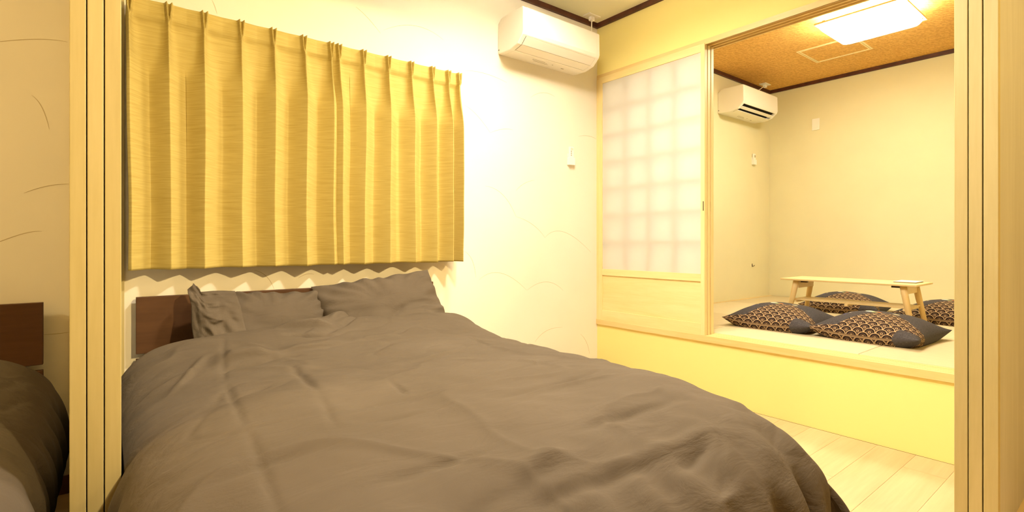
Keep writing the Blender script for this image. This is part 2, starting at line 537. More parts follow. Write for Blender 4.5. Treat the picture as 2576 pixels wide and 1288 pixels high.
# trowelled arcs in the back wall plaster, groove shade put into their colour: (x,z) start, middle, end
ARCS = [[(1.75, 2.059), (1.904, 2.073), (2.081, 2.049)], [(1.747, 1.845), (1.842, 1.796), (1.945, 1.699)], [(1.945, 1.699), (2.048, 1.736), (2.132, 1.742)], [(2.289, 1.988), (2.399, 2.04), (2.513, 2.033)], [(2.755, 1.78), (2.862, 1.796), (2.95, 1.783)], [(1.904, 1.352), (2.048, 1.304), (2.159, 1.164)], [(2.159, 1.164), (2.307, 1.113), (2.421, 1.024)], [(2.421, 1.024), (2.611, 1.065), (2.892, 0.914)], [(2.159, 1.337), (2.229, 1.39), (2.325, 1.422)], [(1.747, 0.936), (1.806, 0.877), (1.833, 0.769)], [(1.855, 0.75), (2.032, 0.789), (2.253, 0.664)], [(2.257, 0.664), (2.436, 0.712), (2.599, 0.641)], [(2.329, 0.302), (2.436, 0.367), (2.591, 0.377)], [(2.776, 0.307), (2.84, 0.24), (2.875, 0.146)], [(0.378, 2.097), (0.389, 2.073), (0.399, 2.039)], [(1.053, 2.258), (1.12, 2.217), (1.194, 2.151)], [(1.212, 2.173), (1.409, 2.249), (1.596, 2.214)], [(0.555, 0.857), (0.608, 0.826), (0.644, 0.761)], [(0.756, 0.81), (0.794, 0.829), (0.834, 0.827)], [(-0.40, 1.70), (-0.235, 1.766), (-0.12, 1.784)], [(-0.224, 1.554), (-0.195, 1.513), (-0.174, 1.431)], [(-0.36, 0.965), (-0.257, 1.02), (-0.195, 1.033)], [(-0.246, 1.178), (-0.178, 1.21), (-0.114, 1.222)], [(-0.19, 0.633), (-0.155, 0.632), (-0.114, 0.634)]]
for (p0, pm, p1) in ARCS:
    p0, pm, p1 = map(np.array, (p0, pm, p1))
    ctrl = 2 * pm - 0.5 * (p0 + p1)
    V, F = [], []
    N_ = 16
    for k in range(N_ + 1):
        t_ = k / N_
        p = (1 - t_) ** 2 * p0 + 2 * t_ * (1 - t_) * ctrl + t_ * t_ * p1
        tg = 2 * (1 - t_) * (ctrl - p0) + 2 * t_ * (p1 - ctrl)
        nrm = np.array((-tg[1], tg[0])) / np.linalg.norm(tg)
        w_ = 0.0011 * math.sin(math.pi * min(1, max(0, t_ * 0.94 + 0.03))) ** 0.5
        for sgn in (-1, 1):
            q_ = p + nrm * w_ * sgn
            V.append((q_[0], BY + 0.001, q_[1]))
            V.append((q_[0], BY - 0.0005, q_[1]))
    for k in range(N_):
        a_ = 4 * k
        F += [(a_ + 1, a_ + 5, a_ + 7, a_ + 3), (a_, a_ + 4, a_ + 5, a_ + 1), (a_ + 2, a_ + 3, a_ + 7, a_ + 6)]
    mk('plaster_arc', V, F, M['plaster_line_shade'], w_back)

# ------------------------------------------------------------------ sliding door stacks seen end on
def door_panel(along_y, a0, a1, t0, t1, label, group):
    """a0..a1 extent along the track, t0..t1 thickness"""
    def bb(name, p0, p1, q0, q1, z0, z1, mat, par, bv=0.0):
        if along_y:
            return box(name, q0, q1, p0, p1, z0, z1, mat, par, bv)
        return box(name, p0, p1, q0, q1, z0, z1, mat, par, bv)
    c = ((t0 + t1) / 2, (a0 + a1) / 2, 0.0) if along_y else ((a0 + a1) / 2, (t0 + t1) / 2, 0.0)
    e = empty('sliding_door', c, label, 'door', group)
    bb('stile', a0, a0 + 0.03, t0, t1, 0.0, 2.398, M['door_v'], e, 0.0015)
    bb('stile', a1 - 0.03, a1, t0, t1, 0.0, 2.398, M['door_v'], e, 0.0015)
    bb('face_sheet', a0 + 0.03, a1 - 0.03, t0 + 0.0015, t1 - 0.0015, 0.0, 2.398, M['door_face'], e)
    return e


dl = ['pale wood sliding door at the neighbouring bed\'s side of the stack beside the curtain',
      'middle pale wood sliding door of the stack beside the curtain',
      'pale wood sliding door at the curtain side of the stack beside the large bed']
for k, (t0, t1) in enumerate(((-0.0640, -0.0355), (-0.0335, -0.0045), (-0.0025, 0.0277))):
    door_panel(True, 1.5, BY - 0.025, t0, t1, dl[k], 'sliding doors stacked between the two beds')
dr = ['pale wood sliding door nearest the bed foot in the stack by the tatami platform',
      'middle pale wood sliding door of the stack by the tatami platform',
      'outermost pale wood sliding door of the stack by the tatami platform, its face showing']
for k, (t0, t1) in enumerate(((0.401, 0.436), (0.3645, 0.3985), (0.325, 0.3615))):
    door_panel(False, 2.27, RX - 0.02, t0, t1, dr[k], 'sliding doors stacked beside the tatami platform')

# ------------------------------------------------------------------ shoji: three panels parked together
def shoji(x0, label):
    x1 = x0 + 0.029
    ya, yb = 1.777, BY - 0.031
    e = empty('shoji_door', ((x0 + x1) / 2, (ya + yb) / 2, 0.404), label, 'shoji door', 'shoji panels parked together')
    z0, z1 = 0.404, 2.245
    box('stile', x0, x1, ya, ya + 0.028, z0, z1, M['shoji_v'], e, 0.0015)
    box('stile', x0, x1, yb - 0.028, yb, z0, z1, M['shoji_v'], e, 0.0015)
    box('top_rail', x0, x1, ya + 0.028, yb - 0.028, 2.196, z1, M['shoji_y'], e)
    box('middle_rail', x0, x1, ya + 0.028, yb - 0.028, 0.743, 0.790, M['shoji_y'], e)
    box('bottom_rail', x0, x1, ya + 0.028, yb - 0.028, z0, 0.478, M['shoji_y'], e)
    box('lower_board', x0 + 0.007, x1 - 0.007, ya + 0.028, yb - 0.028, 0.478, 0.743, M['shoji_y'], e)
    mk('paper', [(x0 + 0.005, ya + 0.027, 0.789), (x0 + 0.005, ya + 0.027, 2.197), (x0 + 0.005, yb - 0.027, 2.197), (x0 + 0.005, yb - 0.027, 0.789)], [(0, 1, 2, 3)], M['shoji_paper'], e)
    for k in range(1, 4):
        yy = ya + 0.028 + (yb - ya - 0.056) * k / 4
        box('upright_bar', x0 + 0.0058, x1 - 0.006, yy - 0.009, yy + 0.009, 0.790, 2.196, M['lattice'], e)
    for k in range(1, 7):
        zz = 0.790 + (2.196 - 0.790) * k / 7
        box('cross_bar', x0 + 0.0062, x1 - 0.007, ya + 0.028, yb - 0.028, zz - 0.009, zz + 0.009, M['lattice'], e)
    box('finger_pull', x0 - 0.0008, x0 + 0.002, ya + 0.006, ya + 0.012, 1.19, 1.25, M['steel'], e)
    return e


shoji(2.951, 'front shoji door with white paper panes facing the bedroom')
shoji(2.989, 'middle shoji door parked behind the front one')
shoji(3.028, 'rear shoji door facing the tatami room')

# ------------------------------------------------------------------ lamps
e = empty('ceiling_lamp', (1.82, 1.75, CZ - 0.10), 'round ceiling lamp over the large bed near the air conditioner', 'lamp')
lathe('base', [(0.235, CZ), (0.235, CZ - 0.108), (0.222, CZ - 0.108), (0.222, CZ - 0.050)], 1.82, 1.75, M['white'], e)
lathe('ceiling_fill_ring', [(0.237, CZ - 0.030), (0.239, CZ - 0.032), (0.239, CZ - 0.058), (0.237, CZ - 0.060)], 1.82, 1.75, M['em_ceiling_fill'], e)  # glowing band added around the lamp to brighten the ceiling
lathe('diffuser', [(0.220, CZ - 0.051), (0.220, CZ - 0.054), (0.200, CZ - 0.056)], 1.82, 1.75, M['em_bed'], e)
e = empty('ceiling_lamp', (1.25, 0.95, CZ - 0.08), 'small round ceiling lamp over the foot of the large bed', 'lamp')
lathe('base', [(0.135, CZ), (0.135, CZ - 0.100), (0.124, CZ - 0.100), (0.124, CZ - 0.050)], 1.25, 0.95, M['white'], e)
lathe('diffuser', [(0.122, CZ - 0.051), (0.122, CZ - 0.054), (0.110, CZ - 0.056)], 1.25, 0.95, M['em_bed2'], e)
e = empty('ceiling_lamp', (2.45, -0.9, CZ - 0.06), 'small unseen downlight added in the entrance room to brighten the outermost door face', 'lamp')  # unseen lamp added as fill for the outermost sliding door
lathe('base', [(0.075, CZ), (0.075, CZ - 0.05)], 2.45, -0.9, M['white'], e)
lathe('bulb', [(0.055, CZ - 0.05), (0.055, CZ - 0.055), (0.04, CZ - 0.06)], 2.45, -0.9, M['em_door_fill'], e)
# hooded spotlight of the entrance room, turned towards the bed head and the door stack
sp_o, sp_t = Vector((1.25, -1.5, 2.50)), Vector((0.36, 2.685, 1.40))
sp_d = (sp_t - sp_o).normalized()
e = empty('spotlight', tuple(sp_o), 'small hooded spotlight on the entrance room ceiling turned to the bed head', 'lamp')
lathe('base', [(0.05, CZ), (0.05, CZ - 0.02)], sp_o.x, sp_o.y, M['white'], e)
tube('arm', [(sp_o.x, sp_o.y, CZ - 0.02), tuple(sp_o - sp_d * 0.05)], 0.009, M['white'], e, 10)
tube('hood', [tuple(sp_o - sp_d * 0.08), tuple(sp_o - sp_d * 0.078), tuple(sp_o - sp_d * 0.03)], [0.02, 0.05, 0.055], M['white'], e, 24)
ld = bpy.data.lights.new('spotlight_bulb', 'SPOT')
ld.energy = P_SPOT
ld.color = C_HALL
ld.spot_size = math.radians(54)
ld.spot_blend = 0.7
ld.shadow_soft_size = 0.035
lo = bpy.data.objects.new('spotlight_bulb', ld)
COL.objects.link(lo)
lo.parent = e
lo.rotation_mode = 'QUATERNION'
lo.rotation_quaternion = sp_d.to_track_quat('-Z', 'Y')
e = empty('ceiling_lamp', (-2.25, 1.75, CZ - 0.10), 'round ceiling lamp over the neighbouring bed', 'lamp')
lathe('base', [(0.10, CZ), (0.10, CZ - 0.03)], -2.25, 1.75, M['white'], e)
lathe('diffuser', [(0.12, CZ - 0.03), (0.125, CZ - 0.05), (0.10, CZ - 0.075), (0.03, CZ - 0.085)], -2.25, 1.75, M['em_left'], e)


def rounded_rect(x0, x1, y0, y1, r, n=6):
    P = []
    for cx_, cy_, a0 in ((x1 - r, y1 - r, 0), (x0 + r, y1 - r, 90), (x0 + r, y0 + r, 180), (x1 - r, y0 + r, 270)):
        for k in range(n + 1):
            a_ = math.radians(a0 + 90 * k / n)
            P.append((cx_ + r * math.cos(a_), cy_ + r * math.sin(a_)))
    return P


def loft(name, rings, mat, parent=None, smooth=True):
    V, F = [], []
    n = len(rings[0])
    for rg in rings:
        V += rg
    for i in range(len(rings) - 1):
        for k in range(n):
            F.append((i * n + k, i * n + (k + 1) % n, (i + 1) * n + (k + 1) % n, (i + 1) * n + k))
    F.append(tuple(range(n - 1, -1, -1)))
    F.append(tuple((len(rings) - 1) * n + k for k in range(n)))
    return mk(name, V, F, mat, parent, smooth)


lx0, lx1, ly0, ly1 = 4.07, 4.60, 1.03, 1.575
e = empty('ceiling_lamp', ((lx0 + lx1) / 2, (ly0 + ly1) / 2, 2.53), 'square ceiling lamp with thin rim, lit, on the woven ceiling', 'lamp')
box('base', lx0 + 0.07, lx1 - 0.07, ly0 + 0.07, ly1 - 0.07, 2.600, CZ, M['white_rim'], e)
boxes('rim', [(lx0, lx1, ly0, ly0 + 0.012, 2.580, 2.592), (lx0, lx1, ly1 - 0.012, ly1, 2.580, 2.592), (lx0, lx0 + 0.012, ly0 + 0.012, ly1 - 0.012, 2.580, 2.592), (lx1 - 0.012, lx1, ly0 + 0.012, ly1 - 0.012, 2.580, 2.592)], M['white_rim'], e)
for b_ in [(lx0 + 0.012, lx0 + 0.08, ly0 + 0.05, ly0 + 0.07, 2.582, 2.602), (lx0 + 0.012, lx0 + 0.08, ly1 - 0.07, ly1 - 0.05, 2.582, 2.602), (lx1 - 0.08, lx1 - 0.012, ly0 + 0.05, ly0 + 0.07, 2.582, 2.602), (lx1 - 0.08, lx1 - 0.012, ly1 - 0.07, ly1 - 0.05, 2.582, 2.602)]:
    box('rim_bracket', *b_, M['white_rim'], e)
rr = []
for ins, z in ((0.028, 2.600), (0.018, 2.590), (0.018, 2.562), (0.030, 2.545), (0.06, 2.538)):
    rr.append([(px_, py_, z) for px_, py_ in rounded_rect(lx0 + ins, lx1 - ins, ly0 + ins, ly1 - ins, 0.05)])
loft('diffuser', rr, M['em_tat'], e)

# ceiling hatch
hx0, hx1, hy0, hy1 = 4.753, 5.188, 1.533, 1.983
e = empty('ceiling_hatch', ((hx0 + hx1) / 2, (hy0 + hy1) / 2, CZ - 0.004), 'square access hatch in the woven ceiling with thin cream frame', 'hatch')
box('panel', hx0 + 0.028, hx1 - 0.028, hy0 + 0.028, hy1 - 0.028, CZ - 0.002, CZ, M['woven'], e)
for ins, w_ in ((0.0, 0.012), (0.016, 0.010)):
    box('frame_bar', hx0 + ins, hx1 - ins, hy0 + ins, hy0 + ins + w_, CZ - 0.004, CZ, M['hatch'], e)
    box('frame_bar', hx0 + ins, hx1 - ins, hy1 - ins - w_, hy1 - ins, CZ - 0.004, CZ, M['hatch'], e)
    box('frame_bar', hx0 + ins, hx0 + ins + w_, hy0 + ins + w_, hy1 - ins - w_, CZ - 0.004, CZ, M['hatch'], e)
    box('frame_bar', hx1 - ins - w_, hx1 - ins, hy0 + ins + w_, hy1 - ins - w_, CZ - 0.004, CZ, M['hatch'], e)

# ------------------------------------------------------------------ air conditioners
def aircon(x0, zb, label, is_open):
    W = 0.692
    x1 = x0 + W
    e = empty('air_conditioner', ((x0 + x1) / 2, BY - 0.13, zb), label, 'air conditioner')
    P = lambda lst: [(BY - d_, zb + z_) for d_, z_ in lst]
    outer = [(0, 0.0), (0, 0.196), (0.03, 0.222), (0.06, 0.228), (0.250, 0.228), (0.259, 0.219), (0.262, 0.075), (0.254, 0.055), (0.205, 0.010), (0.125, -0.008), (0.03, -0.004)]
    notch = [(0, 0.0), (0, 0.196), (0.03, 0.222), (0.06, 0.228), (0.250, 0.228), (0.259, 0.219), (0.262, 0.075), (0.254, 0.055), (0.248, 0.0495), (0.215, 0.085), (0.135, 0.05), (0.135, -0.0055), (0.125, -0.008), (0.03, -0.004)]
    prism_x('end_cap', P(outer), x0, x0 + 0.035, M['white'], e, 0.006)
    prism_x('end_cap', P(outer), x1 - 0.035, x1, M['white'], e, 0.006)
    prism_x('body', P(notch), x0 + 0.033, x1 - 0.033, M['white'], e)
    prism_x('air_outlet', P([(0.240, 0.062), (0.213, 0.083), (0.137, 0.049), (0.137, 0.012)]), x0 + 0.036, x1 - 0.036, M['black'], e)  # black lining puts the outlet's inner shade into colour
    if is_open:
        fl_ = [[(0.232, 0.028), (0.229, 0.033), (0.204, 0.020), (0.206, 0.013)], [(0.183, 0.001), (0.181, 0.007), (0.137, -0.001), (0.137, -0.006)]]
    else:
        fl_ = [[(0.2465, 0.0475), (0.2455, 0.0515), (0.206, 0.0155), (0.2055, 0.0110)], [(0.203, 0.0100), (0.202, 0.0145), (0.138, -0.0005), (0.138, -0.0050)]]
    for f_ in fl_:
        prism_x('flap', P(f_), x0 + 0.037, x1 - 0.037, M['white'], e)
    # small printed marks on the underside and a black block for the shade of the side screw recess
    for b_ in [(x0 + 0.50, x0 + 0.525, BY - 0.075, BY - 0.065, zb - 0.0064, zb - 0.0056), (x0 + 0.40, x0 + 0.41, BY - 0.090, BY - 0.082, zb - 0.0070, zb - 0.0062), (x0 + 0.25, x0 + 0.38, BY - 0.066, BY - 0.063, zb - 0.0063, zb - 0.0055), (x0 + 0.23, x0 + 0.36, BY - 0.080, BY - 0.077, zb - 0.0067, zb - 0.0059), (x0 + 0.22, x0 + 0.33, BY - 0.094, BY - 0.091, zb - 0.0072, zb - 0.0064)]:
        box('marking', *b_, M['grey'], e)
    box('screw_recess', x0 - 0.0008, x0 + 0.001, BY - 0.014, BY - 0.007, zb + 0.020, zb + 0.027, M['black'], e)
    return e


aircon(2.008, 2.220, 'white wall air conditioner with closed flaps beside the curtain', False)
aircon(4.692, 2.253, 'white wall air conditioner with open dark vents in the tatami room', True)


def cord_socket(px_, py_, ax, ay, az, label, label2):
    e = empty('ceiling_socket', (px_, py_, CZ - 0.02), label, 'socket')
    box('plate', px_ - 0.06, px_ + 0.06, py_ - 0.035, py_ + 0.035, CZ - 0.007, CZ, M['white'], e, 0.002)
    c = empty('power_cord', (px_, py_, az), label2, 'cord')
    box('plug', px_ - 0.02, px_ + 0.02, py_ - 0.014, py_ + 0.014, CZ - 0.037, CZ - 0.007, M['white'], c, 0.004)
    pts = []
    for k in range(13):
        t_ = k / 12
        sag = math.sin(math.pi * t_) * 0.02
        s_ = t_ ** 0.7
        pts.append((px_ + (ax - px_) * s_, py_ + (ay - py_) * s_, CZ - 0.030 + (az - CZ + 0.030) * t_ - sag))
    tube('cable', pts, 0.0042, M['white'], c, 8)


cord_socket(2.815, 2.607, 2.665, 2.47, 2.453, 'small white ceiling socket above the closed air conditioner', 'white power cord running from the closed air conditioner to the ceiling')
cord_socket(5.46, 2.591, 5.03, 2.47, 2.487, 'small white ceiling socket on the woven ceiling', 'white power cord running from the open-vent air conditioner to the woven ceiling')

# ------------------------------------------------------------------ wall fittings
e = empty('remote_holder', (2.666, BY - 0.012, 1.556), 'white remote control holder on the plaster wall under the air conditioner', 'holder')
boxes('cradle', [(2.638, 2.695, BY - 0.004, BY, 1.556, 1.64), (2.638, 2.695, BY - 0.026, BY - 0.022, 1.556, 1.610), (2.638, 2.642, BY - 0.022, BY - 0.004, 1.556, 1.610), (2.691, 2.695, BY - 0.022, BY - 0.004, 1.556, 1.610), (2.642, 2.691, BY - 0.022, BY - 0.004, 1.556, 1.560)], M['white'], e, 0.001)
e = empty('remote_control', (2.666, BY - 0.013, 1.560), 'slim white remote control standing in its holder on the plaster wall', 'remote control')
box('case', 2.646, 2.687, BY - 0.021, BY - 0.005, 1.560, 1.690, M['white'], e, 0.004)
for zz in (1.622, 1.636, 1.650):
    box('button', 2.656, 2.664, BY - 0.0225, BY - 0.0205, zz, zz + 0.009, M['grey'], e)
box('display', 2.654, 2.679, BY - 0.0222, BY - 0.0205, 1.664, 1.680, plain('lcd', (0.66, 0.66, 0.52), 0.3), e)
e = empty('remote_holder', (5.39, BY - 0.012, 1.815), 'white remote control holder on the tatami room wall', 'holder')
boxes('cradle', [(5.362, 5.418, BY - 0.004, BY, 1.815, 1.89), (5.362, 5.418, BY - 0.028, BY - 0.024, 1.815, 1.868), (5.362, 5.366, BY - 0.024, BY - 0.004, 1.815, 1.868), (5.414, 5.418, BY - 0.024, BY - 0.004, 1.815, 1.868), (5.366, 5.414, BY - 0.024, BY - 0.004, 1.815, 1.819)], M['white'], e, 0.001)
e = empty('remote_control', (5.39, BY - 0.014, 1.819), 'white remote control in its holder on the tatami room wall', 'remote control')
box('case', 5.369, 5.411, BY - 0.0225, BY - 0.005, 1.819, 1.930, M['white'], e, 0.004)
box('display', 5.378, 5.402, BY - 0.0235, BY - 0.022, 1.890, 1.915, M['grey'], e)

e = empty('wall_plate', (TX - 0.006, 2.208, 2.151), 'white blank plate high on the far tatami room wall', 'wall plate')
box('cover', TX - 0.009, TX, 2.172, 2.244, 2.151, 2.271, M['white'], e, 0.003)
box('insert', TX - 0.011, TX - 0.0085, 2.188, 2.228, 2.172, 2.250, M['white'], e, 0.001)
e = empty('wall_hook', (5.373, BY - 0.012, 0.735), 'tiny brass wall hook low on the tatami room wall', 'hook')
box('backplate', 5.368, 5.378, BY - 0.003, BY, 0.735, 0.765, M['steel'], e)
tube('hook_arm', [(5.373, BY - 0.002, 0.742), (5.373, BY - 0.016, 0.738), (5.373, BY - 0.024, 0.744), (5.373, BY - 0.024, 0.752)], 0.003, M['steel'], e, 8)
e = empty('wall_outlet', (1.13, BY - 0.005, 0.66), 'white outlet plate on the wall just above the headboard', 'outlet')
box('cover', 1.066, 1.186, BY - 0.008, BY, 0.703, 0.773, M['white'], e, 0.002)
for xx in (1.09, 1.14):
    boxes('socket', [(xx, xx + 0.003, BY - 0.0085, BY - 0.0075, 0.732, 0.744), (xx + 0.013, xx + 0.016, BY - 0.0085, BY - 0.0075, 0.732, 0.744)], M['grey'], e)

# ------------------------------------------------------------------ curtain
def curtain(x0, x1, pleats, label, seed):
    zt, zb = 1.995, 0.878
    nx, nz = 330, 110
    rng = random.Random(seed)
    X_ = np.linspace(x0, x1, nx)
    pc = np.array(pleats)
    ext = np.concatenate(([2 * pc[0] - pc[1]], pc, [2 * pc[-1] - pc[-2]]))
    lean = [rng.uniform(-1, 1) for _ in ext]
    amp = [rng.uniform(0.85, 1.12) for _ in ext]
    V, F = [], []
    for j in range(nz + 1):
        f = j / nz
        z = zt + (zb - zt) * f
        h = zt - z
        for i, x in enumerate(X_):
            k = int(np.clip(np.searchsorted(ext, x) - 1, 0, len(ext) - 2))
            a_, b_ = ext[k], ext[k + 1]
            ph = (x - a_) / (b_ - a_)
            tri = abs(2 * ph - 1)                       # 1 at a pleat, 0 in the valley
            near = k if ph < 0.5 else k + 1
            dxp = (x - ext[near])
            # heading: pinched double ridge
            wv_ = 0.0035 + 0.006 * max(0.0, 1 - h / 0.075)
            head = max(math.exp(-((dxp - wv_) / 0.0042) ** 2), math.exp(-((dxp + wv_) / 0.0042) ** 2))
            yh = 0.088 + 0.030 * head + 0.006 * (tri - 0.4)
            # fall: folds widen below the pinch
            u_ = min(1.0, max(0.0, (h - 0.075) / 0.26))
            u_ = u_ * u_ * (3 - 2 * u_)
            kk = 7.0 * (1 - u_) + 1.15 * u_
            sm = tri ** kk
            sm = sm * (1 - 0.18 * u_) + 0.18 * u_ * (0.5 - 0.5 * math.cos(math.pi * tri))
            yf = 0.072 + (0.046 + 0.030 * u_) * sm * amp[near]
            w_ = min(1.0, max(0.0, (h - 0.066) / 0.022))
            w_ = w_ * w_ * (3 - 2 * w_)
            yo = yh * (1 - w_) + yf * w_
            n1 = noise.noise(Vector((x * 5.0 + seed, z * 1.6, 0.0)))
            n2 = noise.noise(Vector((x * 16.0, z * 7.0, seed * 3.1)))
            yo += w_ * (0.006 * n1 + 0.0022 * n2)
            if abs(z - (zb + 0.075)) < 0.006:
                yo -= 0.0015
            sh = w_ * (0.010 * lean[near] * f + 0.006 * noise.noise(Vector((x * 2.0, z * 2.2, seed))))
            zz = z
            if j == nz:
                zz += 0.004 * noise.noise(Vector((x * 6, 3.0, seed)))
            V.append((x + sh, BY - yo, zz))
    for j in range(nz):
        for i in range(nx - 1):
            a_ = j * nx + i
            F.append((a_, a_ + nx, a_ + nx + 1, a_ + 1))
    e = empty('curtain', ((x0 + x1) / 2, BY - 0.09, zb), label, 'curtain', 'curtain pair over the bed')
    o = mk('cloth', V, F, M['curtain'], e, True)
    sd = o.modifiers.new('thick', 'SOLIDIFY')
    sd.thickness = 0.0015
    for p_ in pleats:
        tube('hook', [(p_, BY - 0.078, 1.955), (p_, BY - 0.066, 1.960), (p_, BY - 0.060, 1.968)], 0.002, M['white'], e, 6)
    return e


curtain(0.062, 0.912, [0.073, 0.207, 0.337, 0.481, 0.617, 0.755, 0.887], 'gold pinch-pleated curtain panel beside the stacked sliding doors', 1)
curtain(0.893, 1.664, [0.927, 1.057, 1.195, 1.332, 1.465, 1.571, 1.645], 'gold pinch-pleated curtain panel on the air conditioner side', 2)
e = empty('curtain_rail', (0.86, BY - 0.04, 1.955), 'slim white curtain rail behind the gold curtain tops', 'curtain rail')
box('track', 0.08, 1.645, BY - 0.066, BY - 0.048, 1.960, 1.976, M['white'], e)
for xx in (0.15, 0.86, 1.56):
    box('bracket', xx - 0.01, xx + 0.01, BY - 0.05, BY, 1.962, 1.974, M['white'], e)

# ------------------------------------------------------------------ bed
def resample(curve, n):
    c = np.array(curve)
    d_ = np.concatenate(([0], np.cumsum(np.linalg.norm(np.diff(c, axis=0), axis=1))))
    t_ = np.linspace(0, d_[-1], n)
    return np.stack([np.interp(t_, d_, c[:, k]) for k in range(c.shape[1])], 1)


def bed_frame(label):
    e = empty('bed', (0.797, 1.55, 0.0), label, 'bed', 'pair of matching beds')
    hbx0, hbx1 = 0.097, 1.497
    hb = empty('headboard', (0.797, 2.645, 0.0), parent=e)
    box('upper_board', hbx0, hbx1, 2.631, 2.659, 0.526, 0.762, M['headboard'], hb, 0.002)
    box('lower_board', hbx0, hbx1, 2.631, 2.659, 0.20, 0.504, M['headboard'], hb, 0.002)
    for xx in (hbx0 + 0.16, hbx1 - 0.20):
        box('post', xx, xx + 0.04, 2.659, 2.677, 0.0, 0.70, M['headboard'], hb)
    for xx in (hbx0 + 0.01, hbx1 - 0.035):
        box('side_rail', xx, xx + 0.025, 0.62, 2.631, 0.14, 0.28, M['headboard'], e)
    box('foot_rail', hbx0 + 0.035, hbx1 - 0.035, 0.62, 0.645, 0.14, 0.28, M['headboard'], e)
    for xx in (hbx0 + 0.03, hbx1 - 0.09):
        for yy in (0.66, 2.52):
            box('leg', xx, xx + 0.06, yy, yy + 0.06, 0.0, 0.15, M['headboard'], e)
    box('mattress', hbx0 + 0.04, hbx1 - 0.04, 0.66, 2.615, 0.20, 0.47, M['mattress'], e, 0.05)
    return e


bed1 = bed_frame('large bed with brown headboard under the gold curtain')

# duvet: arc-length sampled drape with folds
def seg_dist(px_, py_, a, b_):
    ax, ay = a
    bx_, by_ = b_
    L2 = (bx_ - ax) ** 2 + (by_ - ay) ** 2
    t_ = ((px_ - ax) * (bx_ - ax) + (py_ - ay) * (by_ - ay)) / L2
    tc_ = np.clip(t_, 0, 1)
    cx_ = ax + (bx_ - ax) * tc_
    cy_ = ay + (by_ - ay) * tc_
    d_ = np.hypot(px_ - cx_, py_ - cy_)
    side = np.sign((bx_ - ax) * (py_ - ay) - (by_ - ay) * (px_ - ax))
    fade = np.clip(np.minimum(t_ + 0.10, 1.10 - t_) / 0.45, 0, 1)
    fade = fade * fade * (3 - 2 * fade)
    return d_, side, fade


CREASE = [  # pixel start, pixel end, height, width, kind (0 groove/ridge, 1 one-sided fold)
    ((561, 876), (565, 952), -0.004, 0.008, 0), ((565, 952), (618, 1062), -0.004, 0.008, 0), ((618, 1062), (720, 1288), -0.003, 0.008, 0),
    ((729, 916), (804, 996), -0.006, 0.012, 0), ((804, 996), (850, 1080), -0.003, 0.010, 0), ((472, 1093), (804, 1036), -0.006, 0.012, 0),
    ((804, 1036), (1150, 985), -0.003, 0.012, 0), ((540, 915), (690, 895), 0.034, 0.08, 1), ((690, 895), (880, 868), 0.022, 0.06, 1),
    ((712, 866), (835, 858), -0.016, 0.014, 0), ((820, 858), (940, 815), -0.010, 0.012, 0), ((545, 924), (680, 904), -0.014, 0.016, 0), ((660, 905), (760, 892), -0.007, 0.012, 0), ((1185, 848), (1240, 872), -0.005, 0.010, 0),
    ((690, 858), (850, 848), 0.034, 0.06, 1), ((800, 852), (960, 800), 0.028, 0.05, 1), ((880, 868), (1010, 850), 0.014, 0.04, 1), ((620, 838), (760, 822), 0.016, 0.03, 1),
    ((1100, 1275), (1400, 1115), -0.010, 0.022, 0), ((1160, 1260), (1420, 1080), 0.008, 0.022, 0), ((940, 1190), (1250, 1100), -0.006, 0.014, 0),
    ((980, 960), (1025, 995), -0.005, 0.007, 0), ((1000, 925), (1190, 870), -0.005, 0.010, 0), ((1050, 905), (1230, 860), 0.005, 0.010, 0),
    ((1440, 1060), (1720, 980), -0.007, 0.015, 0), ((1500, 1120), (1840, 1010), 0.007, 0.017, 0), ((1300, 1200), (1660, 1080), -0.008, 0.017, 0),
    ((1250, 1000), (1520, 930), -0.005, 0.010, 0), ((1330, 985), (1560, 940), 0.005, 0.010, 0), ((1560, 1230), (1800, 1130), -0.010, 0.02, 0),
    ((1640, 1190), (1880, 1080), 0.010, 0.02, 0), ((560, 1000), (690, 965), -0.005, 0.010, 0), ((480, 1180), (800, 1120), -0.004, 0.015, 0),
    ((420, 960), (520, 900), 0.008, 0.012, 0), ((1200, 960), (1420, 900), -0.004, 0.008, 0), ((900, 1060), (1130, 1020), -0.004, 0.009, 0),
    ((1700, 1090), (1790, 1040), -0.008, 0.012, 0), ((1780, 1120), (1900, 1060), 0.010, 0.014, 0), ((1250, 1150), (1500, 1080), 0.005, 0.02, 0),
]


